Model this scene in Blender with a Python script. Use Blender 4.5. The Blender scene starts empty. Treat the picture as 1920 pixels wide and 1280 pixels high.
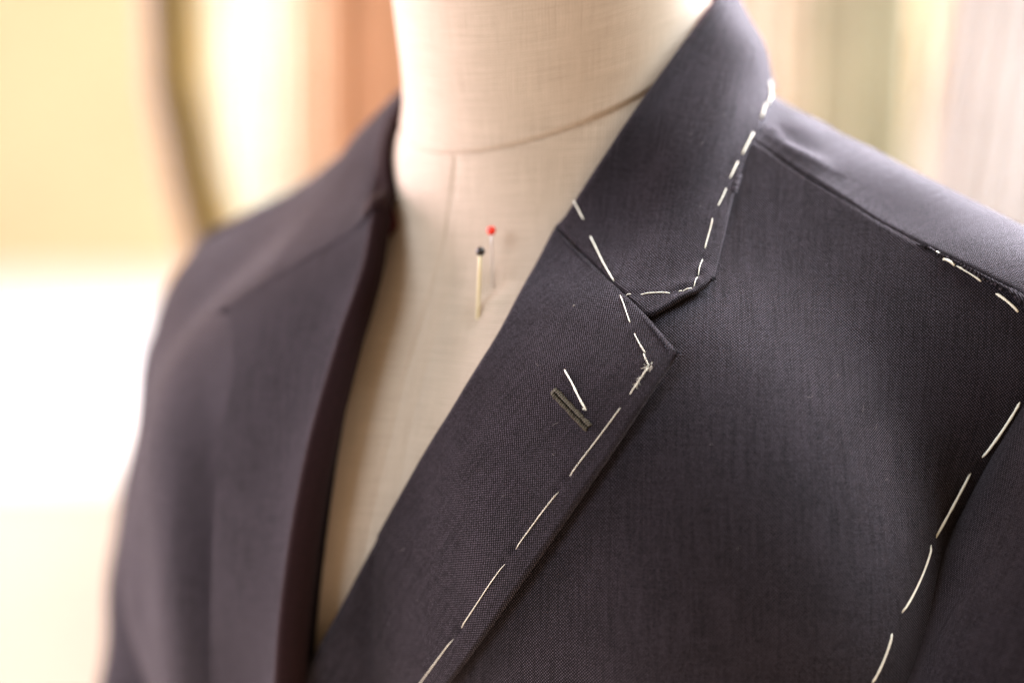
import bpy, bmesh, math, random
import numpy as np
from mathutils import Vector, Matrix
from mathutils.bvhtree import BVHTree

random.seed(4)
rng = np.random.default_rng(4)
scene = bpy.context.scene
COL = scene.collection

# ------------------------------------------------------------------ camera, world, lights, exposure
AZ, EL = math.radians(38), math.radians(9)
CAM_POS = Vector((0.6104, -0.8074, 0.0774))
cam_data = bpy.data.cameras.new('camera')
cam_data.lens = 85
cam_data.sensor_width = 36
cam_data.clip_start = 0.05
cam_data.clip_end = 60
cam_data.dof.use_dof = True
cam_data.dof.focus_distance = 0.898
cam_data.dof.aperture_fstop = 2.3
cam_data.dof.aperture_blades = 0
cam = bpy.data.objects.new('camera', cam_data)
COL.objects.link(cam)
cam.location = CAM_POS
cam.rotation_euler = (math.pi / 2 - EL, 0, AZ)
scene.camera = cam

world = bpy.data.worlds.new('World')
scene.world = world
world.use_nodes = True
bg = world.node_tree.nodes['Background']
bg.inputs[0].default_value = (1.0, 0.70, 0.42, 1)
bg.inputs[1].default_value = 0.54

def area_light(name, loc, target, sx, sy, watts, col):
    l = bpy.data.lights.new(name, 'AREA')
    l.shape = 'RECTANGLE'; l.size = sx; l.size_y = sy
    l.energy = watts; l.color = col
    o = bpy.data.objects.new(name, l); COL.objects.link(o)
    o.location = loc
    o.rotation_euler = (Vector(target) - Vector(loc)).to_track_quat('-Z', 'Y').to_euler()
    return o

area_light('window_light_right', (0.9, 1.0, 1.6), (0, 0, -.08), 1.0, 1.0, 185, (0.84, 0.95, 1.0))
area_light('rim_light_behind', (0.0, 2.2, 1.2), (0, 0, -.08), 1.4, 1.4, 680, (0.92, 0.89, 1.0))  # added rim light for neck, collar and shoulder, not a window
area_light('window_light_left', (-2.4, -0.5, 0.1), (0, 0, -.08), 1.8, 1.8, 200, (0.98, 0.80, 0.88))
area_light('fill_light_front', (-0.6, -2.3, 1.0), (0, 0, -.08), 1.4, 1.4, 60, (0.76, 0.88, 1.0))  # added soft fill from the front, no lamp of the room
area_light('red_light_above', (0.1, 0.8, 1.8), (0, 0, -.08), 1.0, 1.0, 40, (1.0, 0.45, 0.25))  # added reddish light from above and behind, no ceiling lamp
area_light('warm_light_left_back', (-2.0, 1.2, 0.6), (0, 0, -.08), 1.4, 1.4, 22, (1.0, 0.6, 0.25))  # added to tint the far shoulder golden, not a window
area_light('backdrop_light', (-1.2, 0.9, 2.0), (-1.9, 2.8, -0.4), 2.4, 1.0, 10, (1.0, 0.92, 0.84))  # added to brighten the wall and hanging cloths, no lamp there

scene.view_settings.view_transform = 'Standard'
scene.view_settings.look = 'None'
scene.view_settings.exposure = 0.0
scene.view_settings.gamma = 1
scene.render.engine = 'CYCLES'
scene.cycles.use_denoising = True
scene.cycles.max_bounces = 6
scene.cycles.sample_clamp_indirect = 6

# ------------------------------------------------------------------ measured pattern lines of the jacket (metres)
RAIL = {
 'lapel_fold': [(-0.0849,-0.1109,-0.2685),(-0.0766,-0.1138,-0.2599),(-0.0689,-0.1161,-0.2516),(-0.0618,-0.1177,-0.2438),(-0.0553,-0.1189,-0.2363),(-0.0492,-0.1197,-0.229),(-0.0436,-0.1202,-0.2219),(-0.0385,-0.1205,-0.215),(-0.0337,-0.1204,-0.2082),(-0.0293,-0.1202,-0.2014),(-0.0253,-0.1197,-0.1948),(-0.0215,-0.1191,-0.1883),(-0.0179,-0.1183,-0.1819),(-0.0145,-0.1173,-0.1756),(-0.0113,-0.1162,-0.1693),(-0.0083,-0.115,-0.1631),(-0.0053,-0.1136,-0.1571),(-0.0024,-0.112,-0.1511),(0.0005,-0.1105,-0.1451),(0.0046,-0.1105,-0.1386),(0.0085,-0.1102,-0.1323),(0.0123,-0.1097,-0.1262),(0.0161,-0.1091,-0.1201),(0.0197,-0.1083,-0.1141),(0.0232,-0.1072,-0.1083),(0.0266,-0.106,-0.1026),(0.0299,-0.1045,-0.097),(0.0329,-0.1027,-0.0914),(0.0356,-0.1008,-0.086),(0.0381,-0.0985,-0.0806),(0.0403,-0.0959,-0.0752),(0.0421,-0.0929,-0.0699),(0.0434,-0.0895,-0.0646),(0.0443,-0.0857,-0.0594),(0.0448,-0.0814,-0.0542),(0.0449,-0.0766,-0.049),(0.0448,-0.0715,-0.0439),(0.0447,-0.0663,-0.0388),(0.0447,-0.0613,-0.0335),(0.0449,-0.0565,-0.0282)],
 'lapel_outer': [(-0.0052,-0.1129,-0.2506),(-0.0008,-0.1128,-0.2452),(0.0045,-0.1137,-0.2393),(0.01,-0.115,-0.2334),(0.0155,-0.1162,-0.2275),(0.0209,-0.1174,-0.2217),(0.0262,-0.1186,-0.216),(0.0314,-0.1196,-0.2104),(0.0364,-0.1205,-0.2049),(0.0411,-0.1213,-0.1995),(0.0457,-0.1219,-0.1941),(0.0501,-0.1223,-0.1889),(0.0543,-0.1226,-0.1838),(0.0583,-0.1227,-0.1787),(0.0621,-0.1227,-0.1737),(0.0658,-0.1226,-0.1688),(0.0693,-0.1223,-0.164),(0.0727,-0.1219,-0.1592),(0.076,-0.1214,-0.1545),(0.0793,-0.1207,-0.1499),(0.0823,-0.12,-0.1453),(0.0853,-0.1191,-0.1408),(0.0882,-0.1181,-0.1363),(0.091,-0.117,-0.1319),(0.0937,-0.1158,-0.1275),(0.0963,-0.1145,-0.1232),(0.0988,-0.1132,-0.1189),(0.1012,-0.1116,-0.1147),(0.1034,-0.11,-0.1104),(0.1056,-0.1083,-0.1062),(0.1077,-0.1065,-0.1021),(0.1097,-0.1045,-0.0979),(0.1116,-0.1025,-0.0939),(0.1135,-0.1003,-0.0898),(0.1153,-0.0979,-0.0858),(0.117,-0.0954,-0.0818),(0.1186,-0.0928,-0.0779),(0.1201,-0.0899,-0.0741),(0.1214,-0.0868,-0.0703),(0.1226,-0.0835,-0.0665)],
 'lapel_gorge': [(0.0449,-0.0565,-0.0282),(0.0523,-0.0595,-0.0314),(0.0597,-0.0625,-0.0346),(0.0672,-0.0655,-0.0377),(0.0745,-0.0685,-0.0406),(0.0816,-0.0713,-0.0436),(0.0885,-0.0739,-0.0466),(0.0951,-0.0761,-0.0495),(0.1013,-0.078,-0.0526),(0.1071,-0.0798,-0.0559),(0.1126,-0.0814,-0.0594),(0.1178,-0.0827,-0.0629),(0.1228,-0.0838,-0.0664)],
 'collar_fold': [(0.0449,-0.0565,-0.0282),(0.0471,-0.0553,-0.0242),(0.0494,-0.0542,-0.0202),(0.0516,-0.0531,-0.0162),(0.0539,-0.0519,-0.0122),(0.056,-0.0506,-0.0082),(0.0581,-0.0491,-0.0042),(0.0601,-0.0474,-0.0003),(0.062,-0.0455,0.0036),(0.0638,-0.0435,0.0075),(0.0655,-0.0414,0.0114),(0.0673,-0.0392,0.0152),(0.0689,-0.0369,0.019),(0.0705,-0.0345,0.0227),(0.072,-0.032,0.0264),(0.0735,-0.0294,0.0301),(0.0749,-0.0267,0.0337),(0.0761,-0.0237,0.0372),(0.0771,-0.0205,0.0406),(0.0777,-0.0172,0.0438),(0.0783,-0.0137,0.0469),(0.0788,-0.0101,0.05),(0.0791,-0.0064,0.0529),(0.0791,-0.0026,0.0557),(0.0788,0.0014,0.0582),(0.078,0.0056,0.0604),(0.0767,0.0098,0.0621),(0.0751,0.0141,0.0634),(0.0734,0.0183,0.0644),(0.0714,0.0226,0.0652),(0.0693,0.0267,0.0659),(0.0669,0.0308,0.0665),(0.0644,0.0348,0.067),(0.0616,0.0385,0.0676),(0.0585,0.0421,0.0681),(0.0551,0.0454,0.0684),(0.0515,0.0484,0.0687),(0.0477,0.0511,0.0688),(0.0437,0.0536,0.0689),(0.0395,0.0559,0.0689),(0.0352,0.0579,0.0689),(0.0308,0.0595,0.0689),(0.0262,0.0607,0.0688),(0.0215,0.0614,0.0687),(0.0168,0.0621,0.0685),(0.0121,0.0626,0.0683),(0.0075,0.0631,0.0681),(0.0028,0.0638,0.068)],
 'collar_front': [(0.0449,-0.0565,-0.0282),(0.05,-0.0585,-0.0304),(0.0551,-0.0605,-0.0325),(0.0601,-0.0625,-0.0347),(0.0652,-0.0646,-0.0367),(0.0702,-0.0667,-0.0388),(0.0752,-0.0687,-0.0409),(0.08,-0.0707,-0.0429),(0.0848,-0.0725,-0.0449),(0.0894,-0.0742,-0.047),(0.0939,-0.0758,-0.049),(0.0982,-0.0772,-0.0511),(0.1024,-0.0784,-0.0532),(0.1053,-0.0772,-0.0528),(0.1074,-0.0746,-0.051),(0.1095,-0.0718,-0.0493),(0.1115,-0.0689,-0.0477),(0.1135,-0.066,-0.0463),(0.1155,-0.0628,-0.0449),(0.117,-0.0593,-0.0432),(0.1183,-0.0555,-0.0415)],
 'collar_outer': [(0.1184,-0.0557,-0.0414),(0.1171,-0.0522,-0.0387),(0.1158,-0.0488,-0.036),(0.1145,-0.0453,-0.0333),(0.1132,-0.0419,-0.0306),(0.112,-0.0385,-0.0278),(0.1108,-0.0352,-0.0248),(0.1097,-0.0321,-0.0217),(0.1086,-0.029,-0.0185),(0.1077,-0.026,-0.0152),(0.1068,-0.0229,-0.012),(0.1059,-0.0198,-0.0088),(0.1051,-0.0166,-0.0056),(0.1044,-0.0134,-0.0024),(0.1036,-0.0101,0.0007),(0.1029,-0.0068,0.0037),(0.1022,-0.0033,0.0066),(0.1017,0.0003,0.0094),(0.1009,0.0041,0.0118),(0.0997,0.0079,0.0139),(0.0983,0.0118,0.016),(0.0969,0.0155,0.0181),(0.0953,0.0194,0.02),(0.0935,0.0232,0.0217),(0.0916,0.0271,0.0231),(0.0894,0.0311,0.024),(0.0872,0.035,0.0245),(0.0849,0.039,0.0246),(0.0827,0.043,0.0246),(0.0803,0.0469,0.0244),(0.0779,0.0507,0.0241),(0.0752,0.0544,0.0237),(0.0724,0.058,0.0233),(0.0692,0.0612,0.0229),(0.0657,0.064,0.0225),(0.0617,0.0663,0.022),(0.0576,0.0681,0.0215),(0.0533,0.0696,0.0209),(0.0489,0.0707,0.0202),(0.0445,0.0716,0.0195),(0.0401,0.0724,0.0186),(0.0356,0.073,0.0177),(0.0312,0.0732,0.0167),(0.0268,0.0732,0.0155),(0.0224,0.0729,0.0143),(0.018,0.0725,0.0131),(0.0136,0.0722,0.0118),(0.0092,0.072,0.0106)],
 'lapel_fold_r': [(-0.0352,-0.1225,-0.2545),(-0.0337,-0.1234,-0.2476),(-0.0323,-0.1242,-0.2408),(-0.031,-0.1249,-0.2342),(-0.0298,-0.1254,-0.2276),(-0.0287,-0.1259,-0.221),(-0.0277,-0.1262,-0.2146),(-0.0267,-0.1265,-0.2082),(-0.0259,-0.1266,-0.2019),(-0.0252,-0.1266,-0.1956),(-0.0246,-0.1265,-0.1894),(-0.0241,-0.1264,-0.1833),(-0.0236,-0.1261,-0.1772),(-0.0232,-0.1257,-0.1711),(-0.0227,-0.1252,-0.1651),(-0.0222,-0.1245,-0.1592),(-0.0217,-0.1238,-0.1532),(-0.0213,-0.1229,-0.1474),(-0.0208,-0.1219,-0.1416),(-0.0204,-0.1207,-0.1358),(-0.0199,-0.1195,-0.13),(-0.0196,-0.1181,-0.1243),(-0.0192,-0.1166,-0.1187),(-0.0189,-0.1149,-0.113),(-0.0186,-0.1131,-0.1075),(-0.0185,-0.1112,-0.1019),(-0.0185,-0.1091,-0.0964),(-0.0185,-0.1069,-0.0909),(-0.0187,-0.1044,-0.0854),(-0.019,-0.1018,-0.08),(-0.0194,-0.099,-0.0746),(-0.0199,-0.096,-0.0693),(-0.0203,-0.0927,-0.064),(-0.0209,-0.0892,-0.0587),(-0.0219,-0.0854,-0.0534),(-0.0234,-0.0813,-0.0481),(-0.0256,-0.077,-0.0428),(-0.0281,-0.0727,-0.0374),(-0.0308,-0.0684,-0.0319),(-0.0333,-0.064,-0.0264)],
 'lapel_outer_r': [(-0.0928,-0.1094,-0.2707),(-0.0906,-0.1113,-0.2643),(-0.0887,-0.1131,-0.258),(-0.0869,-0.1146,-0.2519),(-0.0852,-0.116,-0.2458),(-0.0838,-0.1173,-0.2399),(-0.0824,-0.1184,-0.2341),(-0.0812,-0.1194,-0.2283),(-0.0802,-0.1202,-0.2227),(-0.0793,-0.1209,-0.2171),(-0.0785,-0.1215,-0.2116),(-0.0779,-0.122,-0.2061),(-0.0774,-0.1224,-0.2008),(-0.077,-0.1227,-0.1954),(-0.0767,-0.1228,-0.1902),(-0.0765,-0.1229,-0.185),(-0.0764,-0.1229,-0.1798),(-0.0763,-0.1228,-0.1746),(-0.0764,-0.1225,-0.1696),(-0.0765,-0.1222,-0.1645),(-0.0766,-0.1218,-0.1595),(-0.0768,-0.1213,-0.1545),(-0.0771,-0.1207,-0.1495),(-0.0772,-0.12,-0.1446),(-0.0774,-0.1192,-0.1396),(-0.0776,-0.1183,-0.1348),(-0.0777,-0.1173,-0.1299),(-0.0779,-0.1162,-0.125),(-0.0781,-0.1149,-0.1202),(-0.0784,-0.1135,-0.1154),(-0.079,-0.112,-0.1106),(-0.0794,-0.1104,-0.1059),(-0.0799,-0.1086,-0.1012),(-0.0804,-0.1067,-0.0965),(-0.0816,-0.1046,-0.0919),(-0.0838,-0.1021,-0.0873),(-0.0872,-0.0993,-0.0829),(-0.0914,-0.0961,-0.0787),(-0.0964,-0.0924,-0.0746),(-0.102,-0.0879,-0.0706)],
 'collar_front_r': [(-0.0406,-0.0556,-0.0276),(-0.043,-0.0574,-0.0297),(-0.0454,-0.0592,-0.0318),(-0.0478,-0.0611,-0.0339),(-0.05,-0.063,-0.036),(-0.0523,-0.065,-0.0381),(-0.0544,-0.0671,-0.0401),(-0.0566,-0.0692,-0.0422),(-0.0587,-0.0713,-0.0443),(-0.0608,-0.0735,-0.0463),(-0.0629,-0.0756,-0.0484),(-0.0651,-0.0776,-0.0505),(-0.0674,-0.0796,-0.0525),(-0.0697,-0.0815,-0.0546),(-0.0722,-0.0832,-0.0568),(-0.0748,-0.0849,-0.0589),(-0.0775,-0.0864,-0.0611),(-0.0803,-0.0878,-0.0633),(-0.0824,-0.0875,-0.0634),(-0.0836,-0.0846,-0.0602),(-0.085,-0.0814,-0.0572)],
 'collar_fold_r': [(-0.0333,-0.064,-0.0264),(-0.0355,-0.061,-0.0243),(-0.0377,-0.0579,-0.0222),(-0.04,-0.0548,-0.0202),(-0.0423,-0.0517,-0.0182),(-0.0445,-0.0486,-0.0161),(-0.0467,-0.0455,-0.0141),(-0.049,-0.0424,-0.012),(-0.0512,-0.0393,-0.01),(-0.0534,-0.0362,-0.0078),(-0.0556,-0.0331,-0.0056),(-0.0577,-0.0301,-0.0033),(-0.0597,-0.0272,-0.0009),(-0.0617,-0.0243,0.0017),(-0.0636,-0.0218,0.0047),(-0.0654,-0.0195,0.0079),(-0.0669,-0.0175,0.0114),(-0.0681,-0.0155,0.0151),(-0.0687,-0.013,0.0186),(-0.069,-0.0101,0.0217),(-0.0689,-0.0068,0.0246),(-0.0685,-0.0034,0.0272),(-0.068,0.0002,0.0297),(-0.0672,0.0037,0.0321),(-0.0663,0.0072,0.0345),(-0.0652,0.0107,0.0368),(-0.0639,0.0142,0.0391),(-0.0624,0.0175,0.0414),(-0.0606,0.0207,0.0438),(-0.0586,0.0238,0.0461),(-0.0564,0.0267,0.0484),(-0.0541,0.0296,0.0507),(-0.0516,0.0323,0.0528),(-0.0489,0.0351,0.0549),(-0.0461,0.0377,0.0569),(-0.0432,0.0404,0.0587),(-0.0401,0.0429,0.0603),(-0.0368,0.0454,0.0616),(-0.0332,0.0477,0.0626),(-0.0295,0.0499,0.0633),(-0.0257,0.052,0.0638),(-0.0219,0.0538,0.0642),(-0.0179,0.0556,0.0647),(-0.0139,0.0572,0.0653),(-0.0098,0.0583,0.0658),(-0.0055,0.059,0.0662),(-0.0012,0.0594,0.0666),(0.0031,0.0599,0.067)],
 'collar_outer_r': [(-0.085,-0.0814,-0.0572),(-0.0859,-0.0777,-0.0543),(-0.0868,-0.0739,-0.0514),(-0.0878,-0.0702,-0.0486),(-0.0887,-0.0664,-0.0457),(-0.0897,-0.0627,-0.0428),(-0.0906,-0.0589,-0.04),(-0.0916,-0.0552,-0.0371),(-0.0926,-0.0514,-0.0342),(-0.0935,-0.0477,-0.0314),(-0.0945,-0.0439,-0.0285),(-0.0954,-0.0402,-0.0256),(-0.0964,-0.0364,-0.0228),(-0.0973,-0.0327,-0.0199),(-0.0982,-0.0289,-0.017),(-0.0991,-0.0251,-0.0142),(-0.0999,-0.0214,-0.0113),(-0.1007,-0.0176,-0.0084),(-0.1014,-0.0138,-0.0056),(-0.102,-0.01,-0.0027),(-0.1025,-0.0061,0.0001),(-0.1027,-0.0022,0.003),(-0.1024,0.0016,0.0059),(-0.1011,0.0054,0.0086),(-0.0987,0.0089,0.0107),(-0.0966,0.0127,0.0128),(-0.0949,0.0167,0.0148),(-0.093,0.0208,0.0167),(-0.091,0.0248,0.0183),(-0.0888,0.0289,0.0197),(-0.0865,0.033,0.0208),(-0.0842,0.0371,0.0215),(-0.0819,0.0413,0.0218),(-0.0796,0.0456,0.0218),(-0.0771,0.0497,0.0216),(-0.0743,0.0536,0.0213),(-0.0711,0.0571,0.0211),(-0.0674,0.0602,0.0208),(-0.0634,0.0629,0.0205),(-0.0592,0.0652,0.0202),(-0.0549,0.0673,0.0198),(-0.0504,0.069,0.0192),(-0.0459,0.0704,0.0186),(-0.0412,0.0713,0.0179),(-0.0365,0.0719,0.0171),(-0.0318,0.0723,0.0162),(-0.027,0.0727,0.0154),(-0.0223,0.0732,0.0146)],
 'shoulder_seam': [(0.0812,-0.0031,0.0127),(0.0868,-0.0026,0.0101),(0.0923,-0.002,0.0076),(0.0978,-0.0015,0.0051),(0.1032,-0.0011,0.0025),(0.1086,-0.0008,-0.0003),(0.114,-0.0007,-0.0031),(0.1193,-0.0004,-0.0058),(0.1245,0.0001,-0.0083),(0.1297,0.0007,-0.0109),(0.1349,0.0013,-0.0135),(0.14,0.0018,-0.0161),(0.1451,0.0022,-0.0188),(0.1501,0.0027,-0.0214),(0.1551,0.0034,-0.0239),(0.1601,0.0042,-0.0263),(0.165,0.0051,-0.0286),(0.17,0.0059,-0.0309),(0.1749,0.0068,-0.0332),(0.1799,0.0076,-0.0354),(0.1848,0.0085,-0.0375),(0.1898,0.0094,-0.0396),(0.1948,0.0101,-0.0417),(0.1997,0.0109,-0.0437),(0.2046,0.0116,-0.0457),(0.2094,0.0126,-0.0479),(0.2139,0.0141,-0.0502),(0.2181,0.0161,-0.0525),(0.222,0.0186,-0.0551),(0.2256,0.0218,-0.0577),(0.2289,0.0257,-0.0604),(0.2318,0.0305,-0.0633)],
 'shoulder_seam_r': [(-0.0799,-0.0017,0.0104),(-0.0854,-0.0011,0.0077),(-0.0908,-0.0004,0.005),(-0.0961,0.0002,0.0023),(-0.1014,0.0007,-0.0005),(-0.1067,0.0011,-0.0034),(-0.1119,0.0013,-0.0064),(-0.1171,0.0018,-0.0093),(-0.1222,0.0024,-0.0121),(-0.1273,0.0031,-0.0148),(-0.1323,0.0038,-0.0175),(-0.1373,0.0044,-0.0204),(-0.1422,0.005,-0.0232),(-0.1472,0.0057,-0.026),(-0.1523,0.0065,-0.0286),(-0.1574,0.0073,-0.0311),(-0.1625,0.0081,-0.0334),(-0.1677,0.0088,-0.0357),(-0.173,0.0095,-0.0377),(-0.1782,0.0101,-0.0396),(-0.1833,0.0107,-0.0413),(-0.1885,0.0112,-0.043),(-0.1935,0.0118,-0.0447),(-0.1986,0.0123,-0.0465),(-0.2036,0.0129,-0.0483),(-0.2085,0.0136,-0.05),(-0.2132,0.0147,-0.0516),(-0.2176,0.0164,-0.0533),(-0.2219,0.0186,-0.0551),(-0.226,0.0216,-0.0572),(-0.2299,0.0253,-0.0594),(-0.2334,0.0301,-0.0619)],
 'arm_seam': [(0.2244,0.0165,-0.0631),(0.2224,0.0121,-0.069),(0.2199,0.0088,-0.0751),(0.217,0.0064,-0.0814),(0.2138,0.0048,-0.0879),(0.2104,0.0039,-0.0947),(0.2067,0.0035,-0.1016),(0.2028,0.0034,-0.1086),(0.1988,0.0032,-0.1156),(0.1951,0.0024,-0.1224),(0.1922,-0.0001,-0.1289),(0.1911,-0.0061,-0.1344),(0.1918,-0.0152,-0.1392),(0.1934,-0.025,-0.1437),(0.1947,-0.0336,-0.1486),(0.1951,-0.0402,-0.154),(0.195,-0.0455,-0.1598),(0.1945,-0.05,-0.1657),(0.1937,-0.0537,-0.1719),(0.1926,-0.0568,-0.1784),(0.1914,-0.0592,-0.185),(0.1901,-0.061,-0.192),(0.1886,-0.0624,-0.1991),(0.187,-0.0634,-0.2063)],
 'neck_ring': [(-0.0186,-0.0584,-0.0004),(0.0044,-0.0627,0.0004),(0.0199,-0.0618,0.003),(0.0369,-0.0564,0.0078),(0.054,-0.0446,0.0167),(0.0665,-0.0265,0.0258)],
 'front_seam': [(-0.0004,-0.0622,-0.0007),(-0.0025,-0.0611,-0.0129),(-0.0056,-0.0614,-0.0302),(-0.0078,-0.065,-0.0473),(-0.0087,-0.0723,-0.0639),(-0.008,-0.0833,-0.0841),(-0.0073,-0.0932,-0.1063),(-0.0089,-0.1,-0.127),(-0.0111,-0.1048,-0.1481),(-0.0143,-0.1078,-0.1698),(-0.0191,-0.1093,-0.1923),(-0.0255,-0.1088,-0.2157)],
 'pins': [(0.0189,-0.0732,-0.0621),(0.0221,-0.0673,-0.0504)],
 'wr': [(0.0985,0.0136,0.0125),(0.1048,0.0077,0.0068),(0.1127,0.0054,0.0014),(0.1221,0.0068,-0.0028),(0.1306,0.0088,-0.0062)],
 'wr2': [(0.0991,0.0167,0.0132),(0.1062,0.0145,0.009),(0.1132,0.0114,0.0042),(0.1181,0.0114,0.0017)],
 'buttonhole': [(0.08,-0.1022,-0.0816),(0.098,-0.1053,-0.0924)],
 'pin_heads': [(0.0267,-0.0802,-0.0349),(0.0243,-0.0704,-0.0278)],
 'lint': [(0.0741,-0.0824,-0.0526)],
}
STITCH = {
 'collar': [[(0.0487,-0.0478,-0.0168),(0.059,-0.0539,-0.0252)],
   [(0.0641,-0.058,-0.0299),(0.0746,-0.0651,-0.0371),(0.0845,-0.0715,-0.0434)],
   [(0.0904,-0.0757,-0.0477),(0.094,-0.0742,-0.0469)],
   [(0.0975,-0.0729,-0.0466),(0.108,-0.0683,-0.0456)],
   [(0.1102,-0.0663,-0.0448),(0.1109,-0.0655,-0.0444)],
   [(0.1115,-0.0657,-0.0448),(0.114,-0.063,-0.0438)],
   [(0.114,-0.0623,-0.0433),(0.1129,-0.0575,-0.0399)],
   [(0.1126,-0.0571,-0.0396),(0.1103,-0.0508,-0.0347)],
   [(0.109,-0.0471,-0.0319),(0.1052,-0.0361,-0.0222)],
   [(0.1046,-0.0316,-0.0181),(0.1039,-0.0247,-0.0115)],
   [(0.103,-0.0215,-0.0081),(0.1024,-0.0146,-0.0015)],
   [(0.1022,-0.0117,0.0009),(0.1006,-0.0013,0.0092)],
   [(0.099,0.0065,0.0142),(0.0958,0.0142,0.0187)],
   [(0.0961,0.0157,0.0191),(0.0934,0.0224,0.0219),(0.0876,0.0288,0.0252)]],
 'lapel': [[(0.0904,-0.0757,-0.0477),(0.1007,-0.0829,-0.0568)],
   [(0.1041,-0.0853,-0.0603),(0.1115,-0.0883,-0.0666)],
   [(0.1109,-0.0885,-0.0666),(0.1145,-0.0904,-0.0707)],
   [(0.1145,-0.0907,-0.0713),(0.1125,-0.0942,-0.076),(0.1107,-0.0971,-0.0803)],
   [(0.1087,-0.0996,-0.0843),(0.1021,-0.1063,-0.0963),(0.0942,-0.1122,-0.1101)],
   [(0.091,-0.114,-0.1152),(0.0754,-0.1201,-0.1382)],
   [(0.0717,-0.1211,-0.1439),(0.0512,-0.123,-0.1721)],
   [(0.0477,-0.1229,-0.1767),(0.0232,-0.1196,-0.2059)],
   [(0.0811,-0.0978,-0.0736),(0.0866,-0.0998,-0.078),(0.095,-0.103,-0.0862)]],
 'front_panel': [[(0.1773,0.0072,-0.0343),(0.1786,0.0073,-0.035)],
   [(0.1805,0.0068,-0.0366),(0.1851,0.0075,-0.0387)],
   [(0.1854,0.0079,-0.0386),(0.1959,0.009,-0.0437)],
   [(0.2017,0.009,-0.047),(0.2109,0.0097,-0.0529)],
   [(0.2154,0.0056,-0.0851),(0.2087,0.0028,-0.0955),(0.202,0.0022,-0.1081)],
   [(0.1983,0.0011,-0.1137),(0.1915,-0.0138,-0.137)],
   [(0.192,-0.0179,-0.1386),(0.1946,-0.0365,-0.1487),(0.1949,-0.0457,-0.1587)],
   [(0.1943,-0.0506,-0.1648),(0.1915,-0.0593,-0.1823)]],
}

# ------------------------------------------------------------------ body forms as distance functions (metres; z = 0 is the pit of the neck, front is -y)
def ell(p, c, r):
    q = p - np.array(c); r = np.array(r)
    k0 = np.linalg.norm(q / r, axis=-1); k1 = np.linalg.norm(q / (r * r), axis=-1) + 1e-9
    return k0 * (k0 - 1) / k1

def cone(p, a, b, r1, r2):
    a = np.array(a); b = np.array(b); d = b - a
    h = np.clip(((p - a) @ d) / (d @ d), 0, 1)
    return np.linalg.norm(p - a - h[..., None] * d, axis=-1) - (r1 + (r2 - r1) * h)

def smin(a, b, k):
    h = np.clip(.5 + .5 * (b - a) / k, 0, 1)
    return b + (a - b) * h - k * h * (1 - h)

def mir(p):
    q = p.copy(); q[..., 0] = np.abs(q[..., 0]); return q

NECK = ((.005, .012, -.06), (.009, -.035, .22), .0615, .0685)

def trunk(p):
    q = mir(p)
    d = ell(q, (0, .015, -.20), (.165, .111, .195))
    d = smin(d, ell(q, (0, .02, -.42), (.15, .112, .28)), .06)
    d = smin(d, ell(q, (.068, -.041, -.17), (.085, .068, .115)), .05)
    return smin(d, cone(q, (.03, .025, -.015), (.165, .045, -.085), .046, .048), .05)

def body(p):
    return smin(trunk(p), cone(p, *NECK), .035)

def coat(p):
    q = mir(p); q[..., 2] += .015 * np.clip(-p[..., 0] / .17, 0, 1); q[..., 0] *= 1 - .015 * np.clip(-p[..., 0] / .13, 0, 1)
    d = ell(q, (0, .015, -.21), (.180, .112, .19))
    d = smin(d, ell(q, (0, .02, -.42), (.187, .118, .28)), .06)
    d = smin(d, ell(q, (.092, -.040, -.17), (.098, .07, .125)), .05)
    d = smin(d, cone(q, (.05, .03, -.022), (.187, .045, -.077), .050, .045), .05)
    d = smin(d, cone(p, (-.187, .02, -.118), (-.180, -.002, -.38), .047, .034), .05)     # the far side is cut fuller
    return smin(d - .004, trunk(p) - .003, .012)

def collar_form(p):
    return smin(cone(p, *NECK) - .008, coat(p) - .003, .02)

def grad(f, p, e=1e-4):
    I = np.eye(3) * e
    g = np.stack([f(p + I[i]) - f(p - I[i]) for i in range(3)], -1)
    return g / (np.linalg.norm(g, axis=-1, keepdims=True) + 1e-12)

def onto(f, p, off=0.0, n=8):
    """closest point on the level set f = off"""
    p = np.array(p, float)
    for _ in range(n):
        p = p - grad(f, p) * (f(p) - off)[..., None]
    return p

def shoot(f, o, d, off=0.0, r0=.5, n=70):
    """from outside, down the direction -d towards o, to the level set"""
    t = np.full(d.shape[:-1], r0)
    for _ in range(n):
        t = t - (f(o + d * t[..., None]) - off) * .8
    return o + d * t[..., None]

def resample(p, n, t=None):
    p = np.array(p, float)
    s = np.r_[0, np.cumsum(np.linalg.norm(np.diff(p, axis=0), axis=1))]
    q = np.linspace(0, 1, n) if t is None else np.asarray(t)
    return np.stack([np.interp(q * s[-1], s, p[:, k]) for k in range(3)], -1)

def unit(v):
    return v / (np.linalg.norm(v, axis=-1, keepdims=True) + 1e-12)

def line_dist(P, line):
    """distance of points to a polyline"""
    L = np.asarray(line); best = np.full(P.shape[:-1], 9.0)
    for a, b in zip(L[:-1], L[1:]):
        d = b - a; h = np.clip(((P - a) @ d) / (d @ d + 1e-15), 0, 1)
        best = np.minimum(best, np.linalg.norm(P - a - h[..., None] * d, axis=-1))
    return best

def relax(P, n, hold=1):
    """smooth a grid of points, its edges kept"""
    P = P.copy()
    for _ in range(n):
        Q = .25 * (P[:-2, 1:-1] + P[2:, 1:-1] + P[1:-1, :-2] + P[1:-1, 2:])
        P[1:-1, 1:-1] += .8 * (Q - P[1:-1, 1:-1])
    return P

# ------------------------------------------------------------------ materials
def new_mat(name):
    m = bpy.data.materials.new(name); m.use_nodes = True
    nt = m.node_tree
    return m, nt, nt.nodes['Principled BSDF']

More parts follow.
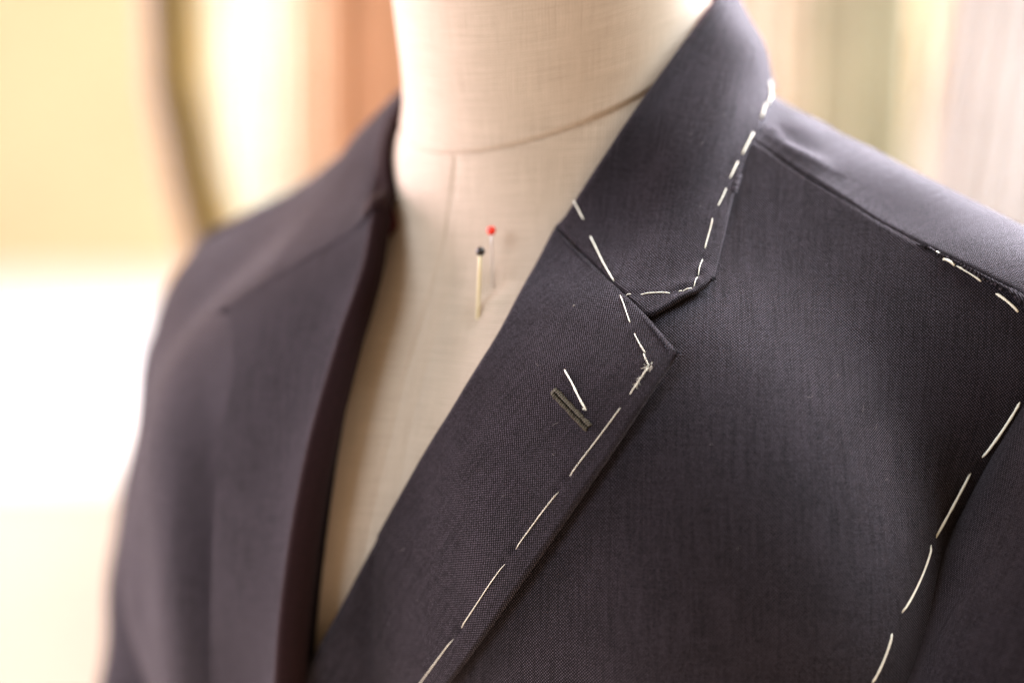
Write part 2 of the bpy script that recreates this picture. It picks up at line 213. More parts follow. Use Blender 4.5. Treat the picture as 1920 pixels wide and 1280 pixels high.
class G:
    """small helper to write node graphs as expressions"""
    def __init__(s, nt): s.nt = nt
    def n(s, t, **k):
        x = s.nt.nodes.new(t)
        for a, b in k.items(): setattr(x, a, b)
        return x
    def put(s, sock, v):
        if hasattr(v, 'is_output'): s.nt.links.new(v, sock)
        else: sock.default_value = v
    def m(s, op, a, b=0.0, c=0.0):
        x = s.n('ShaderNodeMath', operation=op)
        for i, v in enumerate((a, b, c)): s.put(x.inputs[i], v)
        return x.outputs[0]
    def noise(s, vec, scale, detail=2.0, rough=.5):
        x = s.n('ShaderNodeTexNoise'); s.put(x.inputs['Vector'], vec)
        x.inputs['Scale'].default_value = scale; x.inputs['Detail'].default_value = detail
        x.inputs['Roughness'].default_value = rough
        return x.outputs['Fac']
    def vec(s, a, b, c=0.0):
        x = s.n('ShaderNodeCombineXYZ')
        for i, v in enumerate((a, b, c)): s.put(x.inputs[i], v)
        return x.outputs[0]
    def ramp(s, f, lo, hi, a=0.0, b=1.0):
        x = s.n('ShaderNodeMapRange', interpolation_type='SMOOTHSTEP')
        s.put(x.inputs[0], f)
        for i, v in enumerate((lo, hi, a, b)): x.inputs[i + 1].default_value = v
        return x.outputs[0]
    def mix(s, f, a, b):
        x = s.n('ShaderNodeMix', data_type='RGBA')
        s.put(x.inputs[0], f); s.put(x.inputs[6], a); s.put(x.inputs[7], b)
        return x.outputs[2]
    def uv(s):
        x = s.n('ShaderNodeUVMap', uv_map='cloth')
        y = s.n('ShaderNodeSeparateXYZ'); s.nt.links.new(x.outputs[0], y.inputs[0])
        return y.outputs[0], y.outputs[1]
    def bump(s, h, strength, dist):
        x = s.n('ShaderNodeBump'); s.put(x.inputs['Height'], h)
        x.inputs['Strength'].default_value = strength; x.inputs['Distance'].default_value = dist
        return x.outputs[0]

def wool(name, dark, light, pitch=1.2, sheen=.17):
    """UVs are millimetres of cloth"""
    m, nt, bs = new_mat(name); g = G(nt)
    u, v = g.uv()
    wob = g.noise(g.vec(u, v), .12, 2)
    k = 2 * math.pi / pitch
    wv = g.m('MULTIPLY', g.m('SINE', g.m('MULTIPLY_ADD', u, k, g.m('MULTIPLY', wob, 5.0))),
             g.m('SINE', g.m('MULTIPLY_ADD', v, k, g.m('MULTIPLY', wob, 3.0))))
    warp = g.noise(g.vec(g.m('MULTIPLY', u, 1.1), g.m('MULTIPLY', v, .035)), 1.0, 3, .6)
    weft = g.noise(g.vec(g.m('MULTIPLY', u, .05), g.m('MULTIPLY', v, 1.2)), 1.0, 3, .6)
    spot = g.noise(g.vec(u, v, 3.0), 1.6, 1)
    cloud = g.noise(g.vec(u, v, 9.0), .05, 3)
    f = g.m('MULTIPLY', g.ramp(wv, -.05, .75), g.ramp(spot, .3, .7, .45, 1.25))
    f = g.m('MULTIPLY', f, g.ramp(warp, .25, .75, .55, 1.42))
    f = g.m('MULTIPLY', f, g.ramp(weft, .25, .75, .75, 1.2))
    f = g.m('MULTIPLY', f, g.ramp(cloud, .3, .7, .85, 1.12))
    nt.links.new(g.mix(f, dark, light), bs.inputs['Base Color'])
    bs.inputs['Roughness'].default_value = .85
    bs.inputs['Specular IOR Level'].default_value = .12
    nt.links.new(g.m('MULTIPLY', g.ramp(f, .05, .75, .15, 1.9), sheen), bs.inputs['Sheen Weight'])
    bs.inputs['Sheen Roughness'].default_value = .55
    bs.inputs['Sheen Tint'].default_value = (.85, .78, .90, 1)
    h = g.m('ADD', g.m('MULTIPLY', wv, .5), g.m('MULTIPLY', spot, .6))
    nt.links.new(g.bump(h, .8, .0004), bs.inputs['Normal'])
    return m

def linen(name):
    m, nt, bs = new_mat(name); g = G(nt)
    u, v = g.uv()
    k = 2 * math.pi / 1.05
    wob = g.noise(g.vec(u, v), .1, 2)
    tu = g.m('SINE', g.m('MULTIPLY_ADD', u, k, g.m('MULTIPLY', wob, 6.0)))
    tv = g.m('SINE', g.m('MULTIPLY_ADD', v, k, g.m('MULTIPLY', wob, 5.0)))
    warp = g.noise(g.vec(g.m('MULTIPLY', u, 1.5), g.m('MULTIPLY', v, .05)), 1.0, 4, .65)
    weft = g.noise(g.vec(g.m('MULTIPLY', u, .04), g.m('MULTIPLY', v, 1.5)), 1.0, 4, .65)
    cloud = g.noise(g.vec(u, v, 7.0), .022, 3)
    f = g.m('ADD', g.m('MULTIPLY', g.m('ADD', tu, tv), .15), g.m('ADD', g.m('MULTIPLY', warp, .55), g.m('MULTIPLY', weft, .7)))
    f = g.m('ADD', f, g.m('MULTIPLY', cloud, .25))
    nt.links.new(g.mix(g.ramp(f, .3, 1.15), (.33, .26, .20, 1), (.60, .50, .405, 1)), bs.inputs['Base Color'])
    bs.inputs['Roughness'].default_value = .8
    bs.inputs['Specular IOR Level'].default_value = .2
    bs.inputs['Sheen Weight'].default_value = .15
    nt.links.new(g.bump(f, .5, .0004), bs.inputs['Normal'])
    return m

def plain(name, col, rough=.7, var=.12, scale=60.0, metal=0.0, bump=0.0):
    m, nt, bs = new_mat(name); g = G(nt)
    tc = g.n('ShaderNodeTexCoord')
    f = g.noise(tc.outputs['Object'], scale, 3)
    a = tuple(c * (1 - var) for c in col) + (1,); b = tuple(min(1, c * (1 + var)) for c in col) + (1,)
    nt.links.new(g.mix(g.ramp(f, .3, .7), a, b), bs.inputs['Base Color'])
    bs.inputs['Roughness'].default_value = rough
    bs.inputs['Metallic'].default_value = metal
    bs.inputs['Specular IOR Level'].default_value = .15 if rough > .65 else .5
    if bump: nt.links.new(g.bump(f, .5, bump), bs.inputs['Normal'])
    return m

M_WOOL = wool('charcoal_wool', (.0024, .0016, .0025, 1), (.054, .042, .060, 1))
M_FELT = plain('flare_red_felt', (.07, .006, .007), .9, .25, 900)  # red of the flare-tinted shade put into the felt's colour
M_ROLL_SHADE = plain('painted_roll_shade', (.013, .0046, .0055), .95, .15, 600)  # shade on the turned-away side of the roll, put into the colour
M_LINEN = linen('natural_linen')
M_THREAD = plain('cotton_thread', (.82, .80, .70), .8, .10, 4000, bump=.0002)
M_SILK = plain('dark_buttonhole_silk', (.075, .067, .05), .7, .5, 2500)
M_LINT = plain('grey_fluff', (.30, .27, .26), .9, .2, 3000)
M_SLIT = plain('painted_slit_shade', (.01, .009, .009), .9)
M_RED = plain('red_glass', (.85, .03, .01), .25, .03)
M_BLACK = plain('black_glass', (.014, .008, .007), .3, .05)
M_BRASS = plain('pale_brass', (.80, .72, .46), .45, .05, metal=.15)
M_STEEL = plain('steel', (.55, .53, .52), .35, .05, metal=.7)

# ------------------------------------------------------------------ objects
def empty(name, loc=(0, 0, 0)):
    o = bpy.data.objects.new(name, None); COL.objects.link(o); o.location = loc
    o.empty_display_size = .02
    return o

def tag(o, label=None, cat=None, group=None, kind=None):
    if label: o['label'] = label
    if cat: o['category'] = cat
    if group: o['group'] = group
    if kind: o['kind'] = kind
    return o

def mesh_obj(name, verts, faces, mat, parent=None, smooth=True):
    me = bpy.data.meshes.new(name)
    me.from_pydata([tuple(map(float, v)) for v in verts], [], faces)
    me.materials.append(mat)
    if smooth: me.polygons.foreach_set('use_smooth', [True] * len(me.polygons))
    me.update()
    o = bpy.data.objects.new(name, me); COL.objects.link(o)
    if parent: o.parent = parent
    return o

def grid_faces(r, c, wrap=False):
    F = []
    for i in range(r - 1):
        for j in range(c if wrap else c - 1):
            k = (j + 1) % c
            F.append((i * c + j, i * c + k, (i + 1) * c + k, (i + 1) * c + j))
    return F

def face_out(o, ref):
    """normals point away from ref(points) -> outward vectors"""
    me = o.data
    c = np.array([p.center[:] for p in me.polygons]); n = np.array([p.normal[:] for p in me.polygons])
    if np.sum(n * ref(c)) < 0:
        me.flip_normals()

def cloth_uv(o, grain):
    """conformal unwrap, scaled to millimetres, the warp laid along the direction grain"""
    me = o.data
    bpy.ops.object.select_all(action='DESELECT')
    o.select_set(True); bpy.context.view_layer.objects.active = o
    if not me.uv_layers: me.uv_layers.new(name='cloth')
    bpy.ops.object.mode_set(mode='EDIT')
    bpy.ops.mesh.select_all(action='SELECT')
    bpy.ops.uv.unwrap(method='MINIMUM_STRETCH', margin=0.0)
    bpy.ops.object.mode_set(mode='OBJECT')
    uvl = me.uv_layers[0].data
    n = len(me.loops); uv = np.zeros(n * 2); uvl.foreach_get('uv', uv); uv = uv.reshape(-1, 2)
    vi = np.zeros(n, int); me.loops.foreach_get('vertex_index', vi)
    co = np.zeros(len(me.vertices) * 3); me.vertices.foreach_get('co', co); co = co.reshape(-1, 3)
    ls = np.array([p.loop_start for p in me.polygons])
    a, b, c = (uv[ls + i] for i in range(3)); A, B, Cc = (co[vi[ls + i]] for i in range(3))
    e1, e2 = b - a, c - a
    det = e1[:, 0] * e2[:, 1] - e1[:, 1] * e2[:, 0]
    ar3 = np.linalg.norm(np.cross(B - A, Cc - A), axis=1)
    ok = np.abs(det) > 1e-14
    s = math.sqrt(ar3[ok].sum() / np.abs(det[ok]).sum()) * 1000
    g = np.array(grain, float); g /= np.linalg.norm(g)
    d1, d2 = (B - A) @ g, (Cc - A) @ g
    gu = (d1 * e2[:, 1] - d2 * e1[:, 1])[ok] / det[ok]; gv = (d2 * e1[:, 0] - d1 * e2[:, 0])[ok] / det[ok]
    w = ar3[ok]; gu, gv = (gu * w).sum(), (gv * w).sum()
    th = math.atan2(gu, gv); R = np.array([[math.cos(th), -math.sin(th)], [math.sin(th), math.cos(th)]])
    uv = (uv @ R.T) * s
    uvl.foreach_set('uv', uv.astype(np.float32).ravel())

def thicken(o, t, bevel=0.0):
    s = o.modifiers.new('thickness', 'SOLIDIFY'); s.thickness = t; s.offset = -1
    s.use_even_offset = False
    if bevel:
        b = o.modifiers.new('rounded_edge', 'BEVEL'); b.width = bevel; b.segments = 3
        b.limit_method = 'ANGLE'; b.angle_limit = math.radians(50); b.harden_normals = False

def bvh_of(*objs):
    V, F = [], []
    for o in objs:
        k = len(V)
        V += [v.co.copy() for v in o.data.vertices]; F += [tuple(k + i for i in p.vertices) for p in o.data.polygons]
    return BVHTree.FromPolygons(V, F)

def tube(pts, rad, seg=8):
    """closed tube along points; rad is a number or one per point -> verts, faces"""
    pts = np.array(pts, float); n = len(pts)
    rad = np.full(n, rad) if np.isscalar(rad) else np.asarray(rad)
    T = unit(np.gradient(pts, axis=0)); up = np.array([.31, -.52, .79])
    S = unit(np.cross(T, up)); Q = np.cross(S, T)
    a = np.linspace(0, 2 * math.pi, seg, endpoint=False)
    V = (pts[:, None] + rad[:, None, None] * (np.cos(a)[None, :, None] * S[:, None] + np.sin(a)[None, :, None] * Q[:, None])).reshape(-1, 3)
    F = grid_faces(n, seg, True)
    F.append(tuple(range(seg))[::-1]); F.append(tuple((n - 1) * seg + i for i in range(seg)))
    return V, F

def ball(c, r, n=16):
    V = []; 
    for i in range(n + 1):
        th = math.pi * i / n
        for j in range(2 * n):
            ph = math.pi * j / n
            V.append((c[0] + r * math.sin(th) * math.cos(ph), c[1] + r * math.sin(th) * math.sin(ph), c[2] + r * math.cos(th)))
    return V, grid_faces(n + 1, 2 * n, True)

# ------------------------------------------------------------------ mannequin
mannequin = tag(empty('mannequin', (0, 0, -.45)),
                'linen covered tailor mannequin with a seamed neck, wearing the charcoal jacket', 'mannequin')
def seat(o, root):
    o.parent = root; o.matrix_parent_inverse = Matrix.Translation(root.location).inverted()

RING = lambda x, y: .1145 * x + .472 * y + .0298           # the neck seam lies in a tilted plane
na, nb = np.array(NECK[0]), np.array(NECK[1])
NA = 200
AZI = np.sort(np.concatenate([np.linspace(-math.pi, math.pi, 130, endpoint=False), np.linspace(-1.85, -1.25, 70)]))
NA = len(AZI)
def ring_point(a, lift):
    # on the body surface along the neck seam, lift metres above it
    d = np.stack([np.cos(a), np.sin(a), 0 * a], -1)
    t = np.full(len(a), .2)
    for _ in range(80):
        x, y = .003 + d[:, 0] * t, .004 + d[:, 1] * t
        p = np.stack([x, y, RING(x, y) + lift], -1)
        t = t - body(p) * .7
    return p
front_seam = np.array(resample(RAIL['front_seam'], 40))
def seam_dip(P, line, depth, sig):
    d = line_dist(P, line)
    return depth * np.exp(-(d / sig) ** 2)
rows = []
lifts = np.r_[0, .0006, .0014, .003, .006, np.linspace(.012, .24, 24)]
for k, l in enumerate(lifts):
    p = ring_point(AZI, l); n = grad(body, p)
    rows.append(p + n * (-.0004 if k == 0 else -.0003 if k == 1 else .0004))
cap = rows[-1].mean(0)
V = np.concatenate(rows + [np.repeat(cap[None], NA, 0)])
neck = mesh_obj('neck', V, grid_faces(len(rows) + 1, NA, True), M_LINEN)
face_out(neck, lambda c: c - np.array([.003, -.01, .08])); 
# torso cover, from the neck seam to the waist
O0 = np.array([0, .02, -.16])
top = ring_point(AZI, -.0002)
bot = np.stack([.13 * np.cos(AZI), .02 + .10 * np.sin(AZI), np.full(NA, -.46)], -1)
du, dv = unit(top - O0), unit(bot - O0)
om = np.arccos(np.clip((du * dv).sum(-1), -1, 1))
rows = []
ts = np.r_[0, .004, .008, .014, np.linspace(.024, 1, 90)]
for k, t in enumerate(ts):
    d = (np.sin((1 - t) * om)[:, None] * du + np.sin(t * om)[:, None] * dv) / np.sin(om)[:, None]
    p = shoot(body, O0, unit(d)) if k else top.copy()
    n = grad(body, p)
    p = p - n * (.0006 if k == 0 else .0002 if k == 1 else 0.0)
    p = p - n * seam_dip(p, front_seam, .0008, .0009)[:, None]
    # padding shows a little through the cover, and the cloth puckers where a pin goes in
    for q in RAIL['pins']:
        r = np.linalg.norm(p - np.array(q), axis=1)
        p = p - n * (.0016 * np.exp(-(r / .004) ** 2) - .0009 * np.exp(-((r - .009) / .005) ** 2))[:, None]
    rows.append(p)
torso = mesh_obj('torso', np.concatenate(rows), grid_faces(len(rows), NA, True), M_LINEN)
face_out(torso, lambda c: c - O0)
def planar_uv(o, f):
    me = o.data; l = me.uv_layers.new(name='cloth')
    vi = np.zeros(len(me.loops), int); me.loops.foreach_get('vertex_index', vi)
    co = np.zeros(len(me.vertices) * 3); me.vertices.foreach_get('co', co)
    l.data.foreach_set('uv', f(co.reshape(-1, 3))[vi].astype(np.float32).ravel())
# the cover's grain: round the form and down it, in millimetres
planar_uv(neck, lambda c: np.stack([(np.arctan2(c[:, 0], -c[:, 1] + .004) * 66), c[:, 2] * 1000 - c[:, 1] * 300], -1))
planar_uv(torso, lambda c: np.stack([c[:, 0] * 950 + c[:, 1] * 250, c[:, 2] * 1000 - c[:, 0] * 60], -1))
seat(neck, mannequin); seat(torso, mannequin)

# ------------------------------------------------------------------ pins in the mannequin
torso_tree = bvh_of(torso)
def pin(label, q, top, r, head_r, hm, sm_):
    q = Vector(q); hit, n, _, _ = torso_tree.find_nearest(q)
    root = tag(empty('pin', hit), label, 'pin')
    d = (Vector(top) - hit).normalized()
    a, b = hit - d * .012, Vector(top)
    V, F = tube(np.linspace(np.array(a), np.array(b), 6), np.array([r * .3, r, r, r, r, r]), 10)
    s = mesh_obj('shaft', V, F, sm_); seat(s, root)
    V, F = ball(b, head_r); h = mesh_obj('head', V, F, hm); seat(h, root)
    return root
pin('pin with a black ball head and thick pale brass shaft, stuck in the mannequin chest', RAIL['pins'][0], RAIL['pin_heads'][0], .00070, .0018, M_BLACK, M_BRASS)
pin('pin with a red ball head and thin steel shaft, stuck in the mannequin chest', RAIL['pins'][1], RAIL['pin_heads'][1], .00033, .0018, M_RED, M_STEEL)

# ------------------------------------------------------------------ jacket
jacket = tag(empty('jacket', (0, 0, -.45)),
             'charcoal wool tailored suit jacket with white basting stitches, worn by the mannequin', 'jacket')
def jpart(o, parent=None):
    p = parent or jacket
    o.parent = p
    base = jacket.location if parent is None else None
    if base is not None: o.matrix_parent_inverse = Matrix.Translation(base).inverted()
    return o
OUT = lambda c: grad(coat, c)
R = {k: np.array(v, float) for k, v in RAIL.items()}

dimples = []        # points where a stitch pulls the cloth in
for part in STITCH:
    for s in STITCH[part]:
        dimples += [(part, np.array(s[0])), (part, np.array(s[-1]))]

def pull(part, P, N, depth=.0005, sig=.0016):
    for k, q in dimples:
        if k != part: continue
        r = np.linalg.norm(P - q, axis=-1)
        m = r < .01
        if m.any():
            P[m] -= N[m] * (depth * np.exp(-(r[m] / sig) ** 2) - .3 * depth * np.exp(-((r[m] - .0035) / .002) ** 2))[..., None]
    return P

def soft_noise(P, amp, scale, seed):
    r = np.random.default_rng(seed); h = np.zeros(P.shape[:-1])
    for i in range(7):
        k = unit(r.normal(size=3)) * 2 * math.pi / (scale * r.uniform(.6, 1.8)); h += np.sin(P @ k + r.uniform(0, 7)) / 7
    return h * amp * 2

def edge_t(n):
    return np.linspace(0, 1, n)

# --- front panels: from under the lapel to the shoulder seam and armhole
def front_panel(fold, outer, seam, side_pts, lapel_shift, nr, nc, seed, name):
    inner = resample(fold, 60) + (resample(outer, 60) - resample(fold, 60)) * lapel_shift
    inner = np.vstack([inner, seam[0]])
    sv = np.linspace(0, 1, nr)
    t_in, out = resample(inner, nr), resample(np.vstack([side_pts, seam[-1]]), nr)
    tt = edge_t(nc)
    top = resample(seam, 0, tt)
    s = sv[:, None, None]; t = tt[None, :, None]
    ruled = t_in[:, None] * (1 - t) + out[:, None] * t
    lin_top = seam[0] * (1 - t) + seam[-1] * t
    P = ruled + (top[None] - lin_top) * s
    P = onto(coat, P, 0.0, 14)
    for _ in range(9): P = onto(coat, relax(P, 25), 0.0, 3)
    P = onto(coat, P, 0.0, 4)
    # extra rows close to the seam
    gap = np.linalg.norm(P[-1] - P[-2], axis=-1).mean()
    P = np.concatenate([P[:-1]] + [(P[-1] + (P[-2] - P[-1]) * min(.9, q / gap))[None] for q in (.0028, .0021, .0015, .0010, .0005)] + [P[-1:]])
    N = grad(coat, P)
    P = P + N * soft_noise(P, .0012, .11, seed)[..., None]
    return P, N

def build_cloth(name, P, N, grain, t=.0011, bevel=0, mat=None, dim=None, parent=None):
    if dim: P = pull(dim, P, N)
    r, c = P.shape[:2]
    o = mesh_obj(name, P.reshape(-1, 3), grid_faces(r, c), mat or M_WOOL)
    face_out(o, OUT)
    cloth_uv(o, grain)
    thicken(o, t, bevel)
    jpart(o, parent)
    return o

seam = R['shoulder_seam']
sideL = onto(coat, np.array([[.16, -.02, -.46], [.178, .02, -.38], [.19, .03, -.30], [.195, .04, -.22], [.21, .04, -.15], [.228, .04, -.10]]), 0)
P, N = front_panel(R['lapel_fold'], R['lapel_outer'], seam, sideL, .10, 120, 100, 1, 'front_panel')
# the front dips into the shoulder seam
d = line_dist(P, seam)
P = P + N * (.0040 * np.exp(-d / .014) - .0008 * np.exp(-(d / .0010) ** 2))[..., None]
front_l = build_cloth('front_panel', P, N, (0, 0, 1), dim='front_panel')

seamR = R['shoulder_seam_r']
sideR = onto(coat, np.array([[-.165, -.03, -.46], [-.185, -.02, -.38], [-.195, -.01, -.30], [-.2, .0, -.22], [-.21, .02, -.16], [-.215, .03, -.11]]), 0)
P, N = front_panel(R['lapel_fold_r'], R['lapel_outer_r'], seamR, sideR, .10, 110, 90, 2, 'front_panel')
# the far front falls in long soft folds below the shoulder
q = P @ np.array([.75, .66, .0]); fall = np.clip((-.06 - P[..., 2]) / .12, 0, 1)
P = P + N * (fall * .0032 * np.sin(q * 2 * math.pi / .043 + P[..., 2] * 7 + 1.0))[..., None]
front_r = build_cloth('front_panel', P, N, (0, 0, 1))

# --- back panel with its shoulder strips in front of the shoulder ridge
O1 = np.array([0, .03, -.2])
nb_ = 24
neckline = onto(coat, np.linspace(seamR[0], seam[0], nb_ + 2)[1:-1] + np.array([0, .10, .0]) * np.sin(np.linspace(0, math.pi, nb_))[:, None], 0)
def strip(top_rail, bot_rail, nr):
    du, dv = unit(top_rail - O1), unit(bot_rail - O1)
    om = np.arccos(np.clip((du * dv).sum(-1), -1, 1))[:, None]
    rows = [top_rail]
    for t in np.r_[.002, .004, .0065, .0095, .013, .017, np.linspace(.022, 1, nr)]:
        d = unit((np.sin((1 - t) * om) * du + np.sin(t * om) * dv) / np.sin(om))
        rows.append(shoot(coat, O1, d))
    return np.stack(rows)
topr = np.vstack([resample(seamR, 70)[::-1], neckline, resample(seam, 110)])
n_ = len(topr); a = np.linspace(math.pi * 1.02, -.02 * math.pi, n_)
botr = np.stack([.19 * np.cos(a), .02 + .115 * np.sin(a), np.full(n_, -.46)], -1)
P = strip(topr, botr, 110); N = grad(coat, P)
d = line_dist(P, seam)
P = P + N * (.0040 * np.exp(-d / .014) - .0008 * np.exp(-(d / .0010) ** 2))[..., None]
def ridge(P, line, amp, sig):
    L = resample(line, 30); w = np.sin(np.linspace(.12, 1, 30) * math.pi) ** .7
    dd = np.linalg.norm(P[:, :, None] - L[None, None], axis=-1); k = dd.argmin(2)
    return amp * w[k] * np.exp(-(dd.min(2) / sig) ** 2)
P = P + N * (ridge(P, R['wr'], .0038, .0045) - ridge(P, R['wr2'], .0042, .0042))[..., None]
P = P + N * soft_noise(P, .0008, .06, 5)[..., None]
back = build_cloth('back_panel', P, N, (.35, .1, .93))

# --- sleeves: a rounded head that rolls out of the armhole, then a tapering tube
def sleeve(a, b, r1, r2, seed, grain):
    a, b = np.array(a), np.array(b); ax = unit(b - a)
    s1 = unit(np.cross(ax, np.array([0, 1., 0]))); s2 = np.cross(ax, s1)
    rows = []
    ph = np.linspace(0, 2 * math.pi, 97)
    circ = np.cos(ph)[:, None] * s1 + np.sin(ph)[:, None] * s2
    for th in np.linspace(.25, math.pi / 2, 26)[:-1]:
        rows.append(a - ax * r1 * math.cos(th) + circ * r1 * math.sin(th))
    for t in np.linspace(0, 1, 70):
        rows.append(a + (b - a) * t + circ * (r1 + (r2 - r1) * t))
    P = np.stack(rows); N = unit(P - (a + ((P - a) @ ax).clip(0)[..., None] * ax))
    l = np.clip(((P - a) @ ax) / .2, 0, 1)
    P = P + N * (soft_noise(P, .002, .07, seed) + l * soft_noise(P * np.array([1, 1, .35]), .004, .06, seed + 9))[..., None]
    o = mesh_obj('sleeve', P.reshape(-1, 3), grid_faces(*P.shape[:2]), M_WOOL)
    face_out(o, lambda c: c - (a + ((c - a) @ ax)[:, None] * ax))
    cloth_uv_grid(o, P)
    thicken(o, .0011); jpart(o)
    return o
def cloth_uv_grid(o, P):
    """UV in millimetres from the grid's own arc lengths (for tubes)"""
    r, c = P.shape[:2]
    v = np.r_[0, np.cumsum(np.linalg.norm(np.diff(P, axis=0), axis=-1).mean(1))]
    mid = P[r * 2 // 3]; u = np.r_[0, np.cumsum(np.linalg.norm(np.diff(mid, axis=0), axis=-1))]
    U = np.stack(np.broadcast_arrays(u[None, :], v[:, None]), -1).reshape(-1, 2) * 1000
    me = o.data; l = me.uv_layers.new(name='cloth')
    vi = np.zeros(len(me.loops), int); me.loops.foreach_get('vertex_index', vi)
    l.data.foreach_set('uv', U[vi].astype(np.float32).ravel())
sleeve_l = sleeve((.251, .045, -.110), (.176, -.075, -.40), .056, .062, 3, None)
sleeve_r = sleeve((-.222, .045, -.124), (-.252, .020, -.42), .052, .058, 4, None)

# --- lapels
def turned_edge(P, N, r=.0013):
    """the last column of a leaf turns under in a small half-round, as a folded seam edge does"""
    o = unit(P[:, -1] - P[:, -3]); n = unit(N[:, -1]); o = unit(o - (o * n).sum(-1, keepdims=True) * n)
    L = np.r_[0, np.cumsum(np.linalg.norm(np.diff(P[:, -1], axis=0), axis=-1))]
    r = (r * np.clip(np.minimum(L, L[-1] - L) / .004, .12, 1))[:, None]      # finer towards the corners
    ex = [P[:, -1] - o * r * (1 - math.sin(a)) - n * r * (1 - math.cos(a)) for a in np.radians([15, 35, 55, 75, 90, 110, 135, 165])]
    P = np.concatenate([P[:, :-1], np.stack(ex, 1)], 1)
    return P, np.concatenate([N[:, :-1], np.repeat(N[:, -1:], len(ex), 1)], 1)
def turned_row(P, N, r=.0013, first=False):
    T = lambda A: np.swapaxes(A[::-1] if first else A, 0, 1)
    P, N = turned_edge(T(P), T(N), r)
    B = lambda A: np.swapaxes(A, 0, 1)
    return (B(P)[::-1], B(N)[::-1]) if first else (B(P), B(N))

def across(Fp, Gp, Fn):
    """unit directions at a fold line, square to it and away from the leaf"""
    T = unit(np.gradient(Fp, axis=0)); b = unit(np.cross(Fn, T))
    return b * np.sign((b * (Fp - Gp)).sum(-1, keepdims=True))

def lapel(fold, outer, gorge, h_out, rb, rh, decay, nr, nc, f_off):
    s = np.r_[np.linspace(0, .982, nr - 5), .986, .990, .994, .997, 1]; Fp, Gp = resample(fold, 0, s), resample(outer, 0, s)
    Fn = grad(coat, Fp); b = across(Fp, Gp, Fn)
    rb = np.interp(s, [0, .6, 1], rb) if np.ndim(rb) else np.full(nr, rb); rh = np.interp(s, [0, .6, 1], rh) if np.ndim(rh) else np.full(nr, rh)
    rb, rh = rb[:, None], rh[:, None]
    A = Fp - b * rb                                        # top of the half-round roll
    t = np.linspace(0, 1, nc)[None]
    P = A[:, None] + (Gp - A)[:, None] * t[..., None]
    w = np.linalg.norm(Gp - A, axis=-1)[:, None]
    top = resample(gorge, 0, t[0]); lin = gorge[0] + (gorge[-1] - gorge[0]) * t[0][:, None]
    P = P + (top - lin)[None] * (s ** 8)[:, None, None]
    h = h_out + (f_off + rh - h_out) * np.exp(-t * w / decay)
    for k in range(10):
        P = P - grad(coat, P) * (coat(P) - h)[..., None]
    Nn = grad(coat, P)
    roll = np.stack([Fp - b * rb * (1 - math.cos(th)) + Fn * rh * math.sin(th) for th in np.linspace(-math.pi / 2, math.pi / 2, 13)[:-1]], 1)
    return np.concatenate([roll, P], 1), np.concatenate([grad(coat, roll), Nn], 1)

P, N = lapel(R['lapel_fold'], R['lapel_outer'], R['lapel_gorge'], .0044, .0032, .0030, .014, 190, 72, .0035)
P = P + N * soft_noise(P, .0005, .05, 11)[..., None]
# the tip stands a touch off the chest
r = np.linalg.norm(P - R['lapel_gorge'][-1], axis=-1)
P = P + N * (.0022 * np.exp(-(r / .035) ** 2))[..., None]
P, N = turned_row(*turned_edge(P, N))
edge_dir = R['lapel_outer'][-1] - R['lapel_outer'][5]
lapel_l = build_cloth('lapel', P, N, edge_dir, .0012, 0, dim='lapel')

P, N = lapel(R['lapel_fold_r'], R['lapel_outer_r'], resample(R['collar_front_r'][:16], 13), .0078, (.0085, .0075, .0045), (.009, .008, .0055), .024, 120, 60, .009)
P = P + N * (soft_noise(P, .0010, .06, 12) * np.linspace(1, 0, P.shape[0])[:, None])[..., None]
def shade_strip(P):
    """dark strip standing in for the shade below the crest of the roll"""
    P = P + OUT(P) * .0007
    o = mesh_obj('roll_shade', P.reshape(-1, 3), grid_faces(*P.shape[:2]), M_ROLL_SHADE)
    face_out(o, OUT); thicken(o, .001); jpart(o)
shade_strip(P[:, :14]); P, N = turned_row(*turned_edge(P[:, 12:], N[:, 12:], .0018), .0016)
lapel_r = build_cloth('lapel', P, N, R['lapel_outer_r'][-1] - R['lapel_outer_r'][5], .0021, .0007)

